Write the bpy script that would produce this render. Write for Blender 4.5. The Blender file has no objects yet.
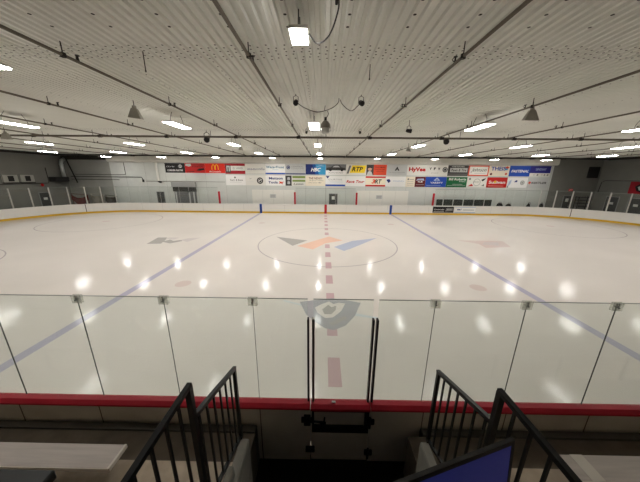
import bpy, math, random
from mathutils import Matrix, Vector
random.seed(4)
sc = bpy.context.scene
COL = sc.collection

# ------------------------------------------------------------------ materials
def lin(c):
    return tuple(((v/255)/12.92 if v/255 <= .04045 else ((v/255+.055)/1.055)**2.4) for v in c)
_M = {}
def mat(name, rgb, rough=.6, metal=0, spec=.3, noise=0, nscale=4.0, stretch=(1,1,1), bump=0):
    if name in _M: return _M[name]
    m = bpy.data.materials.new(name); m.use_nodes = True
    nt = m.node_tree; b = nt.nodes['Principled BSDF']
    c = lin(rgb)
    b.inputs['Base Color'].default_value = (*c, 1)
    b.inputs['Roughness'].default_value = rough
    b.inputs['Metallic'].default_value = metal
    b.inputs['Specular IOR Level'].default_value = spec
    if noise or bump:
        tc = nt.nodes.new('ShaderNodeTexCoord'); mp = nt.nodes.new('ShaderNodeMapping')
        mp.inputs['Scale'].default_value = stretch
        n = nt.nodes.new('ShaderNodeTexNoise'); n.inputs['Scale'].default_value = nscale; n.inputs['Detail'].default_value = 5
        nt.links.new(tc.outputs['Object'], mp.inputs['Vector']); nt.links.new(mp.outputs['Vector'], n.inputs['Vector'])
        if noise:
            r = nt.nodes.new('ShaderNodeValToRGB')
            r.color_ramp.elements[0].position = .3; r.color_ramp.elements[1].position = .7
            r.color_ramp.elements[0].color = (*[v*(1-noise) for v in c], 1)
            r.color_ramp.elements[1].color = (*[min(1, v*(1+noise)) for v in c], 1)
            nt.links.new(n.outputs['Fac'], r.inputs['Fac']); nt.links.new(r.outputs['Color'], b.inputs['Base Color'])
        if bump:
            bp = nt.nodes.new('ShaderNodeBump'); bp.inputs['Strength'].default_value = bump; bp.inputs['Distance'].default_value = .02
            nt.links.new(n.outputs['Fac'], bp.inputs['Height']); nt.links.new(bp.outputs['Normal'], b.inputs['Normal'])
    _M[name] = m
    return m

def emit(name, rgb, s):
    m = bpy.data.materials.new(name); m.use_nodes = True; nt = m.node_tree
    b = nt.nodes['Principled BSDF']; b.inputs['Base Color'].default_value = (.9, .9, .9, 1)
    b.inputs['Emission Color'].default_value = (*rgb, 1); b.inputs['Emission Strength'].default_value = s
    _M[name] = m; return m

def glass(name, tint, haze, hazecol, ior=1.45, rough=.03):
    m = bpy.data.materials.new(name); m.use_nodes = True; nt = m.node_tree; nt.nodes.clear()
    out = nt.nodes.new('ShaderNodeOutputMaterial')
    t = nt.nodes.new('ShaderNodeBsdfTransparent'); t.inputs['Color'].default_value = (*tint, 1)
    g = nt.nodes.new('ShaderNodeBsdfGlossy'); g.inputs['Roughness'].default_value = rough
    d = nt.nodes.new('ShaderNodeBsdfTranslucent'); d.inputs['Color'].default_value = (*hazecol, 1)
    lw = nt.nodes.new('ShaderNodeLayerWeight'); lw.inputs['Blend'].default_value = .5      # facing, the same on both sides of a sheet
    pw = nt.nodes.new('ShaderNodeMath'); pw.operation = 'POWER'; pw.inputs[1].default_value = 5
    f = nt.nodes.new('ShaderNodeMath'); f.operation = 'MULTIPLY_ADD'; f.inputs[1].default_value = .9; f.inputs[2].default_value = ((ior-1)/(ior+1))**2*.6
    nt.links.new(lw.outputs['Facing'], pw.inputs[0]); nt.links.new(pw.outputs[0], f.inputs[0])
    a = nt.nodes.new('ShaderNodeMixShader'); a.inputs[0].default_value = haze
    b = nt.nodes.new('ShaderNodeMixShader')
    nt.links.new(t.outputs[0], a.inputs[1]); nt.links.new(d.outputs[0], a.inputs[2])
    nt.links.new(f.outputs[0], b.inputs[0]); nt.links.new(a.outputs[0], b.inputs[1]); nt.links.new(g.outputs[0], b.inputs[2])
    nt.links.new(b.outputs[0], out.inputs['Surface'])
    _M[name] = m; return m

ICE = (217, 210, 203)
def icemat(name, rgb, noise=.035):
    m = mat(name, rgb, .12, 0, .1, noise, .25, (1, 1, 1))
    m.node_tree.nodes['Principled BSDF'].inputs['IOR'].default_value = 1.31
    return m
ice = icemat('ice_white', ICE)
ice_blue = icemat('ice_blue_line', (178, 174, 192))
ice_red = icemat('ice_red_paint', (196, 166, 168))
ice_ring = icemat('ice_ring', (178, 170, 170))
ice_grey = icemat('ice_grey_logo', (170, 166, 161))
ice_dgrey = icemat('ice_dark_logo', (164, 163, 166))
ice_lgrey = icemat('ice_pale_logo', (202, 194, 192))
ice_orange = icemat('ice_orange_logo', (226, 188, 168))
ice_lblue = icemat('ice_blue_logo', (174, 181, 200))
ice_pink = icemat('ice_pink_logo', (209, 193, 187))
ice_streak = icemat('ice_pale_blue_streak', (200, 208, 212))

white_board = mat('board_white', (222, 219, 213), .35, 0, .4)
board_back = mat('board_back_grey', (206, 199, 187), .6, 0, .3, .06, 3)
yellow = mat('kick_yellow', (206, 164, 40), .5)
red_cap = mat('cap_red', (176, 22, 44), .5, 0, .3, .05, 6)
blue_mark = mat('board_blue_mark', (20, 62, 140), .5)
red_mark = mat('board_red_mark', (176, 26, 40), .5)
dark_mark = mat('board_dark_mark', (70, 44, 44), .5)
seam_grey = mat('seam_grey', (176, 174, 170), .5)
black_metal = mat('black_metal', (9, 9, 8), .4, 0, .22)
black_paint = mat('black_paint', (14, 13, 12), .5, 0, .4)
latch_black = mat('latch_black', (22, 21, 20), .5, .2)
bronze = mat('bronze_metal', (128, 118, 106), .35, .7)
alu = mat('aluminium_post', (196, 194, 188), .4, .3)
clip_m = None
clip_d = mat('clip_bolt', (50, 48, 46), .5, .4)
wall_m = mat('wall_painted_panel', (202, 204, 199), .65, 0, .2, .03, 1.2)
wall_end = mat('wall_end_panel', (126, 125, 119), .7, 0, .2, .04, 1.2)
wall_shade = mat('wall_shade_tone', (160, 160, 154), .7, 0, .2, .04, 1.2)
wall_seam = mat('wall_seam', (120, 120, 115), .7)
bulk_m = mat('bulkhead_insulation', (206, 203, 193), .7, 0, .2, .03, 2)
dark_trim = mat('dark_trim', (52, 49, 45), .7)
deck_m = mat('ceiling_deck', (218, 219, 211), .6, 0, .25, .05, .6)
deck_dot = mat('ceiling_screw', (40, 34, 28), .6)
pipe_m = mat('pipe_grey_brown', (104, 97, 86), .55, .2)
pipe_d = mat('fitting_dark', (48, 44, 40), .6, .2)
fix_m = mat('fixture_white', (214, 212, 206), .5)
wire_m = mat('wire_dark', (44, 42, 40), .6)
horn_m = mat('horn_grey', (160, 157, 148), .6, 0, .3)
spk_m = mat('speaker_dark', (38, 36, 34), .6)
dome_m = mat('dome_metal', (150, 145, 134), .45, .5)
dome_l = mat('dome_lens', (206, 206, 200), .3)
conc = mat('concrete_step', (166, 150, 133), .8, 0, .2, .18, 5, bump=.2)
conc_d = mat('concrete_dark', (92, 82, 72), .85, 0, .2, .16, 4, bump=.2)
curb_m = mat('curb_concrete', (128, 124, 116), .75, 0, .2, .12, 7, bump=.15)
rubber = mat('rubber_floor', (22, 21, 20), .9, 0, .2)
channel_m = mat('channel_steel', (84, 80, 74), .6, .2)
plank_m = mat('bench_plank', (182, 171, 165), .6, 0, .3, .1, 3, (.6, 9, 1), .05)
plank_e = mat('bench_plank_edge', (206, 198, 188), .6)
bracket_m = mat('bracket_dark', (40, 37, 34), .6)
panel_blue = mat('panel_blue', (36, 44, 150), .4, 0, .4, .1, 3)
door_d = mat('door_dark_grey', (70, 72, 70), .6)
door_m = mat('door_mid_grey', (112, 114, 110), .6)
lite_m = mat('light_notice', (214, 214, 208), .6)
duct_m = mat('duct_galvanised', (206, 208, 206), .35, .5)
box_m = mat('box_dark', (46, 44, 42), .7)
vent_m = mat('pale_panel', (170, 168, 160), .6)
exit_m = mat('exit_red', (214, 40, 44), .5)
seat_d = mat('seat_dark_green_black', (44, 48, 44), .6)
bag_m = mat('bag_black', (34, 32, 32), .75)
tarp_r = mat('tarp_red', (110, 52, 50), .75, 0, .2, .15, 3)
tarp_w = mat('tarp_pale', (162, 156, 146), .75, 0, .2, .12, 3)
tarp_d = mat('tarp_dark', (72, 68, 62), .75, 0, .2, .15, 3)
pane_edge = mat('pane_edge', (126, 130, 124), .35)
pane_seam = mat('pane_seam_dark', (52, 54, 50), .5)
near_glass = glass('clear_glass', (.962, .985, .972), .06, (.86, .92, .88))
far_glass = glass('far_clear_glass', (.978, .99, .983), .012, (.70, .80, .74))
clip_m = glass('clip_plate', (.9, .9, .88), .2, (.8, .8, .78))
led = emit('led_diffuser', (1.0, .975, .94), 70)

pb = panel_blue.node_tree.nodes['Principled BSDF']; pb.inputs['Emission Color'].default_value = (.05, .07, .42, 1); pb.inputs['Emission Strength'].default_value = .1   # faint blue glow added to brighten the panel
P = {}
def pal(name, rgb):
    P[name] = mat('sign_' + name, rgb, .55, 0, .25)
for n, c in dict(white=(232, 231, 228), offwhite=(222, 220, 212), cream=(232, 222, 202), black=(34, 32, 32), charcoal=(66, 64, 62),
                 red=(196, 42, 40), orange=(214, 78, 48), mcred=(214, 48, 36), mcyellow=(248, 190, 44), blue=(38, 76, 168), navy=(34, 48, 110),
                 teal=(34, 110, 140), sky=(60, 150, 196), hbc=(24, 84, 150), green=(30, 104, 62), olive=(132, 154, 84), yellow=(236, 204, 44),
                 maroon=(98, 32, 38), purple=(52, 50, 128), grey=(150, 150, 148), lgrey=(196, 197, 195), mgrey=(116, 116, 116),
                 skin=(196, 160, 140), dred=(160, 30, 42), lblue=(170, 184, 210)).items():
    pal(n, c)

# ------------------------------------------------------------------ mesh builder
class MB:
    def __init__(s): s.v = []; s.f = []; s.m = []; s.mats = []
    def mi(s, m):
        if m not in s.mats: s.mats.append(m)
        return s.mats.index(m)
    def add(s, vs, fs, m):
        k = len(s.v); i = s.mi(m)
        s.v += [tuple(v) for v in vs]
        for f in fs: s.f.append([k + j for j in f]); s.m.append(i)
        return s
    def box(s, x0, x1, y0, y1, z0, z1, m):
        return s.hexa([(x0,y0,z0),(x1,y0,z0),(x1,y1,z0),(x0,y1,z0),(x0,y0,z1),(x1,y0,z1),(x1,y1,z1),(x0,y1,z1)], m)
    def hexa(s, p, m):
        return s.add(p, [(0,3,2,1),(4,5,6,7),(0,1,5,4),(1,2,6,5),(2,3,7,6),(3,0,4,7)], m)
    def bbox(s, x0, x1, y0, y1, z0, z1, m, b=.01):
        """box with chamfered edges"""
        lo, hi = (x0, y0, z0), (x1, y1, z1)
        vs = []; idx = {}
        for sx in (0, 1):
            for sy in (0, 1):
                for sz in (0, 1):
                    for ax in range(3):
                        p = []
                        for k, sg in enumerate((sx, sy, sz)):
                            base = hi[k] if sg else lo[k]
                            p.append(base if k == ax else base + (-b if sg else b))
                        idx[(sx, sy, sz, ax)] = len(vs); vs.append(p)
        fs = []
        for ax in range(3):
            o = [k for k in range(3) if k != ax]
            for sd in (0, 1):
                q = []
                for a, c in ((0,0),(1,0),(1,1),(0,1)):
                    t = [0,0,0]; t[ax] = sd; t[o[0]] = a; t[o[1]] = c
                    q.append(idx[(*t, ax)])
                fs.append(q)
        for ax in range(3):
            o = [k for k in range(3) if k != ax]
            for a in (0, 1):
                for c in (0, 1):
                    t0 = [0,0,0]; t0[o[0]] = a; t0[o[1]] = c; t1 = list(t0); t1[ax] = 1
                    fs.append([idx[(*t0, o[0])], idx[(*t1, o[0])], idx[(*t1, o[1])], idx[(*t0, o[1])]])
        for sx in (0, 1):
            for sy in (0, 1):
                for sz in (0, 1):
                    fs.append([idx[(sx, sy, sz, k)] for k in range(3)])
        return s.add(vs, fs, m)
    def tube(s, pts, r, m, n=8, caps=True):
        pts = [Vector(p) for p in pts]; rings = []; up = None
        rs = r if isinstance(r, (list, tuple)) else [r]*len(pts)
        for i, p in enumerate(pts):
            d = (pts[min(i+1, len(pts)-1)] - pts[max(i-1, 0)]).normalized()
            if up is None:
                up = Vector((0,0,1)) if abs(d.z) < .9 else Vector((1,0,0))
            a = d.cross(up)
            if a.length < 1e-4: a = d.cross(Vector((0,1,0)))
            a.normalize(); b = a.cross(d).normalized(); up = b
            rings.append([p + a*math.cos(2*math.pi*k/n)*rs[i] + b*math.sin(2*math.pi*k/n)*rs[i] for k in range(n)])
        vs = [v for q in rings for v in q]; fs = []
        for i in range(len(pts)-1):
            for k in range(n):
                fs.append((i*n+k, i*n+(k+1)%n, (i+1)*n+(k+1)%n, (i+1)*n+k))
        if caps: fs += [tuple(range(n))[::-1], tuple((len(pts)-1)*n + k for k in range(n))]
        return s.add(vs, fs, m)
    def bar(s, a, b, w, h, m):
        """square bar from a to b"""
        a, b = Vector(a), Vector(b); d = (b-a).normalized()
        up = Vector((0,0,1)) if abs(d.z) < .95 else Vector((0,1,0))
        x = d.cross(up).normalized()*w/2; y = x.cross(d).normalized()*h/2
        return s.hexa([a-x-y, a+x-y, a+x+y, a-x+y, b-x-y, b+x-y, b+x+y, b-x+y], m)
    def lathe(s, prof, cx, cy, m, n=20):
        vs = []; fs = []
        for r, z in prof:
            vs += [(cx + r*math.cos(2*math.pi*k/n), cy + r*math.sin(2*math.pi*k/n), z) for k in range(n)]
        for i in range(len(prof)-1):
            for k in range(n):
                fs.append((i*n+k, i*n+(k+1)%n, (i+1)*n+(k+1)%n, (i+1)*n+k))
        return s.add(vs, fs, m)
    def polyz(s, pts, z, m):
        return s.add([(x, y, z) for x, y in pts], [tuple(range(len(pts)))], m)
    def polyw(s, pts, y, m):
        """flat polygon on a wall facing -Y, points (x, z)"""
        return s.add([(x, y, z) for x, z in pts], [tuple(range(len(pts)))], m)
    def disc(s, cx, cz, rx, rz, y, m, n=24):
        return s.polyw([(cx + rx*math.cos(2*math.pi*k/n), cz + rz*math.sin(2*math.pi*k/n)) for k in range(n)], y, m)
    def ringw(s, cx, cz, r0, r1, y, m, n=28):
        vs = []
        for k in range(n):
            a = 2*math.pi*k/n
            vs += [(cx+r0*math.cos(a), y, cz+r0*math.sin(a)), (cx+r1*math.cos(a), y, cz+r1*math.sin(a))]
        return s.add(vs, [(2*k, 2*k+1, (2*k+3) % (2*n), (2*k+2) % (2*n)) for k in range(n)], m)
    def ringz(s, cx, cy, r0, r1, z, m, n=96):
        vs = []
        for k in range(n):
            a = 2*math.pi*k/n
            vs += [(cx+r0*math.cos(a), cy+r0*math.sin(a), z), (cx+r1*math.cos(a), cy+r1*math.sin(a), z)]
        return s.add(vs, [(2*k, 2*k+1, (2*k+3) % (2*n), (2*k+2) % (2*n)) for k in range(n)], m)
    def text(s, body, cx, cz, w, h, y, m, bold=0.0, shear=0.0, slope=0.0):
        """lettering on a wall facing -Y, fitted in a w x h box"""
        cu = bpy.data.curves.new('lettering', 'FONT'); cu.body = body; cu.align_x = 'LEFT'
        cu.shear = shear; cu.offset = bold; cu.resolution_u = 2
        o = bpy.data.objects.new('lettering', cu); COL.objects.link(o)
        dg = bpy.context.evaluated_depsgraph_get(); me = bpy.data.meshes.new_from_object(o.evaluated_get(dg))
        xs = [v.co.x for v in me.vertices]; ys = [v.co.y for v in me.vertices]
        x0, x1, y0, y1 = min(xs), max(xs), min(ys), max(ys)
        sx, sy = w/(x1-x0), h/(y1-y0)
        vs = [(cx + (v.co.x-(x0+x1)/2)*sx, y, cz + (v.co.y-(y0+y1)/2)*sy + slope*(v.co.x-(x0+x1)/2)*sx) for v in me.vertices]
        s.add(vs, [tuple(p.vertices) for p in me.polygons], m)
        bpy.data.objects.remove(o); bpy.data.meshes.remove(me); bpy.data.curves.remove(cu)
        return s
    def build(s, name, parent=None, loc=(0,0,0), smooth=False):
        me = bpy.data.meshes.new(name); me.from_pydata(s.v, [], s.f)
        for m in s.mats: me.materials.append(m)
        me.polygons.foreach_set('material_index', s.m)
        if smooth: me.polygons.foreach_set('use_smooth', [True]*len(s.f))
        me.update()
        o = bpy.data.objects.new(name, me); COL.objects.link(o); o.location = loc
        if parent: o.parent = parent
        return o

def tag(o, label, cat, group=None, kind=None):
    o['label'] = label; o['category'] = cat
    if group: o['group'] = group
    if kind: o['kind'] = kind
    return o
def thing(name, label, cat, loc=(0,0,0), group=None):
    o = bpy.data.objects.new(name, None); o.empty_display_size = .1; COL.objects.link(o); o.location = loc
    return tag(o, label, cat, group)
def struct(o, label=None):
    o['kind'] = 'structure'
    if label: o['label'] = label
    return o
def dup(root, loc, label, group=None):
    r = root.copy(); COL.objects.link(r); r.location = loc; r['label'] = label
    if group: r['group'] = group
    for ch in list(root.children):
        c = ch.copy(); COL.objects.link(c); c.parent = r
        for g in ch.children:
            d = g.copy(); COL.objects.link(d); d.parent = c
    return r

# ------------------------------------------------------------------ rink plan (regulation 200 x 85 ft)
HX, HY, RC = 30.48, 12.95, 8.53
FT = .3048
ZC = 6.6            # underside of the ceiling deck
YW = 14.45          # far wall face
XW = 31.7           # left end wall face
XR_ = 32.6          # right end wall face
YB = -18.6          # wall behind the stands

def corner(cx, cy, a0, a1, n):
    return [((cx + RC*math.cos(a0+(a1-a0)*k/n), cy + RC*math.sin(a0+(a1-a0)*k/n)), (math.cos(a0+(a1-a0)*k/n), math.sin(a0+(a1-a0)*k/n))) for k in range(n+1)]
PI = math.pi

# ---- ice
b = MB()
outl = [p for p, n in corner(HX-RC, HY-RC, 0, PI/2, 14)] + [p for p, n in corner(-HX+RC, HY-RC, PI/2, PI, 14)] + \
       [p for p, n in corner(-HX+RC, -HY+RC, PI, 1.5*PI, 14)] + [p for p, n in corner(HX-RC, -HY+RC, 1.5*PI, 2*PI, 14)]
b.polyz(outl, 0, ice)
z1, z2, z3 = .002, .0035, .005
for sx in (-1, 1):
    x = sx*25.5*FT
    b.polyz([(x-.15, -HY), (x+.15, -HY), (x+.15, HY), (x-.15, HY)], z1, ice_blue)
    gx = sx*27.13
    b.polyz([(gx-.025, -11.3), (gx+.025, -11.3), (gx+.025, 11.3), (gx-.025, 11.3)], z1, ice_lgrey)
    for sy in (-1, 1):
        b.ringz(sx*21.03, sy*6.71, 4.54, 4.6, z1, ice_ring)
        b.polyz([(sx*6.1 + .31*math.cos(a*PI/12), sy*6.71 + .31*math.sin(a*PI/12)) for a in range(24)], z1, ice_pink)
        b.polyz([(sx*21.03 + .31*math.cos(a*PI/12), sy*6.71 + .31*math.sin(a*PI/12)) for a in range(24)], z1, ice_pink)
b.ringz(0, 0, 4.53, 4.6, z1, ice_ring)
y = -11.7
for k in range(14):                                   # broken centre line
    b.polyz([(-.15, y), (.15, y), (.15, y+.88), (-.15, y+.88)], z1, ice_red); y += 1.73
b.polyz([(-3.74, 1.43), (-2.25, -.89), (-1.37, .48)], z2, ice_grey)
b.polyz([(-1.96, -.92), (-.9, -1.65), (-.15, -.25), (1.12, .59), (.16, 1.71)], z2, ice_orange)
b.polyz([(.42, -1.05), (.99, -1.88), (1.4, -1.45), (3.69, 1.42), (1.74, .48)], z2, ice_lblue)
# shield emblem by the near boards
b.polyz([(-1.11, -8.08), (-.83, -8.88), (-.56, -9.25), (-.21, -9.62), (.04, -9.71), (.42, -9.47), (.77, -8.93), (1.08, -8.09), (.57, -7.89), (.08, -7.78), (-.53, -7.92)], z2, ice_dgrey)
b.polyz([(-.55, -8.45), (-.45, -8.78), (-.2, -9.08), (.05, -9.04), (.34, -8.66), (.52, -8.16), (.28, -8.1), (.1, -8.2), (-.05, -8.02), (-.3, -8.2)], z3, ice)
b.polyz([(-.3, -8.58), (-.22, -8.86), (0, -8.86), (.16, -8.6), (.2, -8.3), (.02, -8.42), (-.08, -8.25)], .0065, ice_grey)
b.polyz([(-.1, -9.36), (.02, -9.5), (.5, -9.08), (.44, -8.94)], z3, ice_grey)
b.polyz([(-1.7, -7.95), (-.9, -8.3), (-.86, -8.4), (-1.7, -8.05)], z1, ice_streak)
b.polyz([(.6, -8.7), (1.5, -9.0), (1.5, -9.12), (.55, -8.85)], z1, ice_streak)
# zone logos
b.polyz([(-11.78, -.87), (-10.9, -.75), (-11.2, .2), (-11.5, .86), (-12.15, .83)], z2, ice_grey)
b.polyz([(-11.15, -.3), (-10.35, -.69), (-9.9, -.1), (-10.1, .3), (-10.5, -.05), (-10.95, .3)], z2, ice_grey)
b.polyz([(-11.4, .55), (-10.7, .3), (-10.6, .88), (-11.4, .86)], z2, ice_lgrey)
b.polyz([(-10.2, .2), (-9.45, -.27), (-9.1, .95), (-9.9, .7)], z2, ice_lgrey)
b.polyz([(9.3, 1.0), (10.3, .1), (10.18, -.87), (11.99, -.56), (12.5, .9), (11.2, .98)], z2, ice_pink)
b.polyz([(10.4, -.1), (11.4, -.3), (11.9, .5), (11, .62)], z3, ice_lgrey)
struct(b.build('floor_ice'), 'white ice sheet with pale painted lines and emblems')

# ---- ground around the ice
b = MB(); b.box(-33, 34, YB-.2, 15.2, -.4, -.02, rubber)
struct(b.build('floor'), 'black floor around the rink')

# ---- walls
b = MB(); b.box(-XW-.3, XR_+.3, YW, YW+.25, -.02, ZC+.3, wall_m)
for k in range(-25, 26):
    b.box(k*1.22-.006, k*1.22+.006, YW-.004, YW, 0, ZC, wall_seam) if k % 2 == 0 else None
b.box(-XW, -26.2, YW-.008, YW, 0, ZC, wall_shade); b.box(27.0, XR_, YW-.008, YW, 0, ZC, wall_end)  # light falloff past the beam ends, painted as darker wall colour
struct(b.build('wall_far'))
for nm, sx in (('wall_left', -1), ('wall_right', 1)):
    XE = XW if sx < 0 else XR_
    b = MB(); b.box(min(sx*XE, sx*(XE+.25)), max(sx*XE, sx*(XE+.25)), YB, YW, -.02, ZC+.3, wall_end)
    for k in range(8):
        y = 13.2-k*2.44
        b.box(min(sx*XE, sx*(XE-.005)), max(sx*XE, sx*(XE-.005)), y-.012, y+.012, 0, ZC, wall_seam)
    struct(b.build(nm))
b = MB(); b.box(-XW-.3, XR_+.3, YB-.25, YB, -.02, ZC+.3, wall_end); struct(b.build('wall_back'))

# bulkhead (rounded insulated beam) and dark trims
b = MB(); prof = [(YW, 6.6), (14.08, 6.6), (14.0, 6.5), (14.0, 5.95), (14.04, 5.85), (14.14, 5.78), (14.3, 5.76), (YW, 5.76)]
n = len(prof); xa, xb = -26.1, 27.1
b.add([(xa, y, z) for y, z in prof] + [(xb, y, z) for y, z in prof], [(i, (i+1) % n, n+(i+1) % n, n+i) for i in range(n)] + [tuple(range(n))[::-1], tuple(range(n, 2*n))], bulk_m)
struct(b.build('trim_1'), 'pale rounded insulated beam along the top of the far wall')
b = MB(); b.box(-XW, XR_, 13.9, 14.06, 6.44, 6.6, dark_trim); struct(b.build('trim_2'), 'dark strip where the ceiling meets the far beam')
for i, sx in enumerate((-1, 1)):
    XE = XW if sx < 0 else XR_
    b = MB(); b.box(min(sx*XE, sx*(XE-.15)), max(sx*XE, sx*(XE-.15)), YB, 13.9, 6.36, 6.6, dark_trim)
    struct(b.build('trim_%d' % (3+i)), 'dark strip where the ceiling meets the end wall')
b = MB(); b.box(-XW, -26.2, 14.2, YW, 6.0, 6.44, dark_trim); struct(b.build('trim_5'), 'dark beam end in the far left corner')

# ---- ceiling: ribbed steel deck, seams of screws
b = MB(); pitch = .1524; vs = []; x = -32.0
while x < 33.0:
    vs += [(x, 0), (x+.056, 0), (x+.076, .042), (x+.134, .042)]; x += pitch
vs.append((x, 0)); n = len(vs); ys = (YB, -10.8, -2.65, 5.6, YW)
for j in range(len(ys)-1):
    lift = 0.003*(j % 2)
    b.add([(px, ys[j], ZC+pz+lift) for px, pz in vs] + [(px, ys[j+1]+.02, ZC+pz+lift) for px, pz in vs], [(i, i+1, n+i+1, n+i) for i in range(n-1)], deck_m)
def dot(x, y, z, r=.015):
    b.add([(x+r*math.cos(k*PI/3), y+r*math.sin(k*PI/3), z) for k in range(6)], [tuple(range(6))], deck_dot)
for j, (ys_, lim) in enumerate(((-10.68, 12), (-2.65, 16), (5.6, 16))):
    x = -32.0; k = 0
    while x < 32.0:
        if abs(x) < lim:
            rr = .02
            for q, dy in enumerate((-.27, -.14, -.02, .12, .24) if k % 2 else (-.2, -.07, .05, .18)):
                dot(x+.012+.011*((q*2+k) % 4), ys_+dy+random.uniform(-.03, .03), ZC-.004, rr)
        x += pitch; k += 1
k = 0; x = -32.0 + .03
while x < 32:
    if abs(x) < 9:
        y = -13.9
        while y < -11.3: dot(x, y, ZC-.004, .026); y += .3
        if k % 2 == 0:
            y = -10.3
            while y < -3.2: dot(x+pitch, y, ZC-.004, .019); y += .22
    x += pitch*6; k += 1
b.box(-33, 34, YB-.2, YW+.25, ZC+.1, ZC+.3, deck_m)
struct(b.build('ceiling'), 'pale ribbed metal roof deck with rows of screws')

# ---- far boards, swept round the rink
def sweep(path, prof, m, b, close=False):
    """prof: (outward offset, z)"""
    vs = []; n = len(prof)
    for (p, nn) in path: vs += [(p[0]+nn[0]*o, p[1]+nn[1]*o, z) for o, z in prof]
    fs = []
    for i in range(len(path)-1):
        for k in range(n):
            fs.append((i*n+k, i*n+(k+1) % n, (i+1)*n+(k+1) % n, (i+1)*n+k))
    fs += [tuple(range(n))[::-1], tuple((len(path)-1)*n+k for k in range(n))]
    b.add(vs, fs, m)
N = 16
perim = [((21.95, -HY), (0, -1))] + corner(HX-RC, -HY+RC, -PI/2, 0, N) + corner(HX-RC, HY-RC, 0, PI/2, N) + corner(-HX+RC, HY-RC, PI/2, PI, N) + corner(-HX+RC, -HY+RC, PI, 1.5*PI, N)
bt = thing('dasher_boards', 'white rink boards curving round the ends and along the far wall', 'rink boards', (0, HY+.03, 0))
def rel(bm, o): bm.v = [(x-o.location.x, y-o.location.y, z-o.location.z) for x, y, z in bm.v]; return bm
b = MB(); sweep(perim, [(0, 0), (.09, 0), (.09, 1.04), (0, 1.04)], white_board, b)
def seam(px, w, m, zt=1.05):
    b.box(px-w/2, px+w/2, HY-.016, HY+.02, 0, zt, m)
for k in range(-9, 10):
    if k: b.box(k*2.44-.008, k*2.44+.008, HY-.003, HY, .2, 1.04, seam_grey)
rel(b, bt).build('board_panel', bt)
b = MB(); sweep(perim, [(-.014, 0), (0.0, 0), (0.0, .2), (-.014, .2)], yellow, b); rel(b, bt).build('kick_strip', bt)
b = MB(); sweep(perim, [(-.01, 1.04), (.16, 1.04), (.16, 1.08), (-.01, 1.08)], white_board, b); rel(b, bt).build('cap_rail', bt)
for x, w, m, nm in ((-7.72, .28, blue_mark, 'blue_line_strip'), (7.72, .28, blue_mark, 'blue_line_strip'), (0, .3, red_mark, 'centre_line_strip')):
    b = MB(); seam(x, w, m, 1.09); rel(b, bt).build(nm, bt)
for sx in (-1, 1):
    a = math.acos((27.13-(HX-RC))/RC); p = Vector((sx*27.13, HY-RC+RC*math.sin(a))); t = Vector((-math.sin(a)*sx, math.cos(a))); nn = Vector((math.cos(a)*sx, math.sin(a)))
    b = MB(); q = [p-t*.03-nn*.016, p+t*.03-nn*.016, p+t*.03+nn*.02, p-t*.03+nn*.02]
    b.hexa([(v.x, v.y, .0) for v in q] + [(v.x, v.y, 1.09) for v in q], dark_mark); rel(b, bt).build('goal_line_strip', bt)

# ---- far glass
def straight_glass(x0, x1, label, top=2.95, step=1.22, joints=None):
    o = thing('glass_screen', label, 'glass', ((x0+x1)/2, HY+.07, 1.08), 'glass screens on the far boards')
    n = max(1, round((x1-x0)/step)); w = (x1-x0)/n
    js = [x0]+joints+[x1] if joints else [x0+k*w for k in range(n+1)]
    for k in range(len(js)-1):
        b = MB(); b.box(js[k]+.012, js[k+1]-.012, HY+.064, HY+.076, 1.08, top, far_glass); rel(b, o).build('glass_pane', o)
        if k: 
            b = MB(); b.box(js[k]-.012, js[k]+.012, HY+.058, HY+.082, 1.08, top, seam_grey); rel(b, o).build('joint_strip', o)
    b = MB(); b.box(x0, x1, HY+.058, HY+.082, top, top+.025, pane_edge); rel(b, o).build('top_edge', o)
    return o
straight_glass(-21.9, -12.7, 'clear glass screen on the far boards left of the left team bench')
straight_glass(-3.55, 3.5, 'clear greenish glass screen in front of the dark centre door')
straight_glass(12.75, 21.9, 'clear glass screen on the far boards in front of the dark seat backs', joints=[13.81, 14.97, 16.15, 17.39, 18.6, 19.8, 20.9])
def curved_glass(pts, label):
    o = thing('glass_screen', label, 'glass', (*pts[len(pts)//2][0], 1.08), 'glass screens on the far boards')
    for i in range(len(pts)-1):
        (p, n0), (q, n1) = pts[i], pts[i+1]
        p = Vector(p)+Vector(n0)*.07; q = Vector(q)+Vector(n1)*.07; d = (q-p).normalized(); nn = Vector((-d.y, d.x))*.006
        a, c = p+d*.03, q-d*.03
        b = MB(); r = [a-nn, c-nn, c+nn, a+nn]; b.hexa([(v.x, v.y, 1.08) for v in r]+[(v.x, v.y, 2.92) for v in r], far_glass); rel(b, o).build('glass_pane', o)
        b = MB(); r = [p-nn*2, q-nn*2, q+nn*2, p+nn*2]; b.hexa([(v.x, v.y, 2.92) for v in r]+[(v.x, v.y, 2.95) for v in r], pane_edge); rel(b, o).build('top_edge', o)
    for p, n0 in pts[2:]:
        b = MB(); v = Vector(p)+Vector(n0)*.07; b.box(v.x-.04, v.x+.04, v.y-.04, v.y+.04, 1.08, 2.97, alu); rel(b, o).build('stanchion', o)
end_l = [((-HX, y), (-1, 0)) for y in (-.6, .7, 2.0, 3.2)]
end_r = [((HX, y), (1, 0)) for y in (-.6, .7, 2.0, 3.2)]
curved_glass(corner(-HX+RC, HY-RC, PI/2, PI, 10) + end_l[::-1], 'clear glass screen with pale posts round the far left corner')
curved_glass(corner(HX-RC, HY-RC, PI/2, 0, 10) + end_r[::-1], 'clear glass screen with pale posts round the far right corner')

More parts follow.
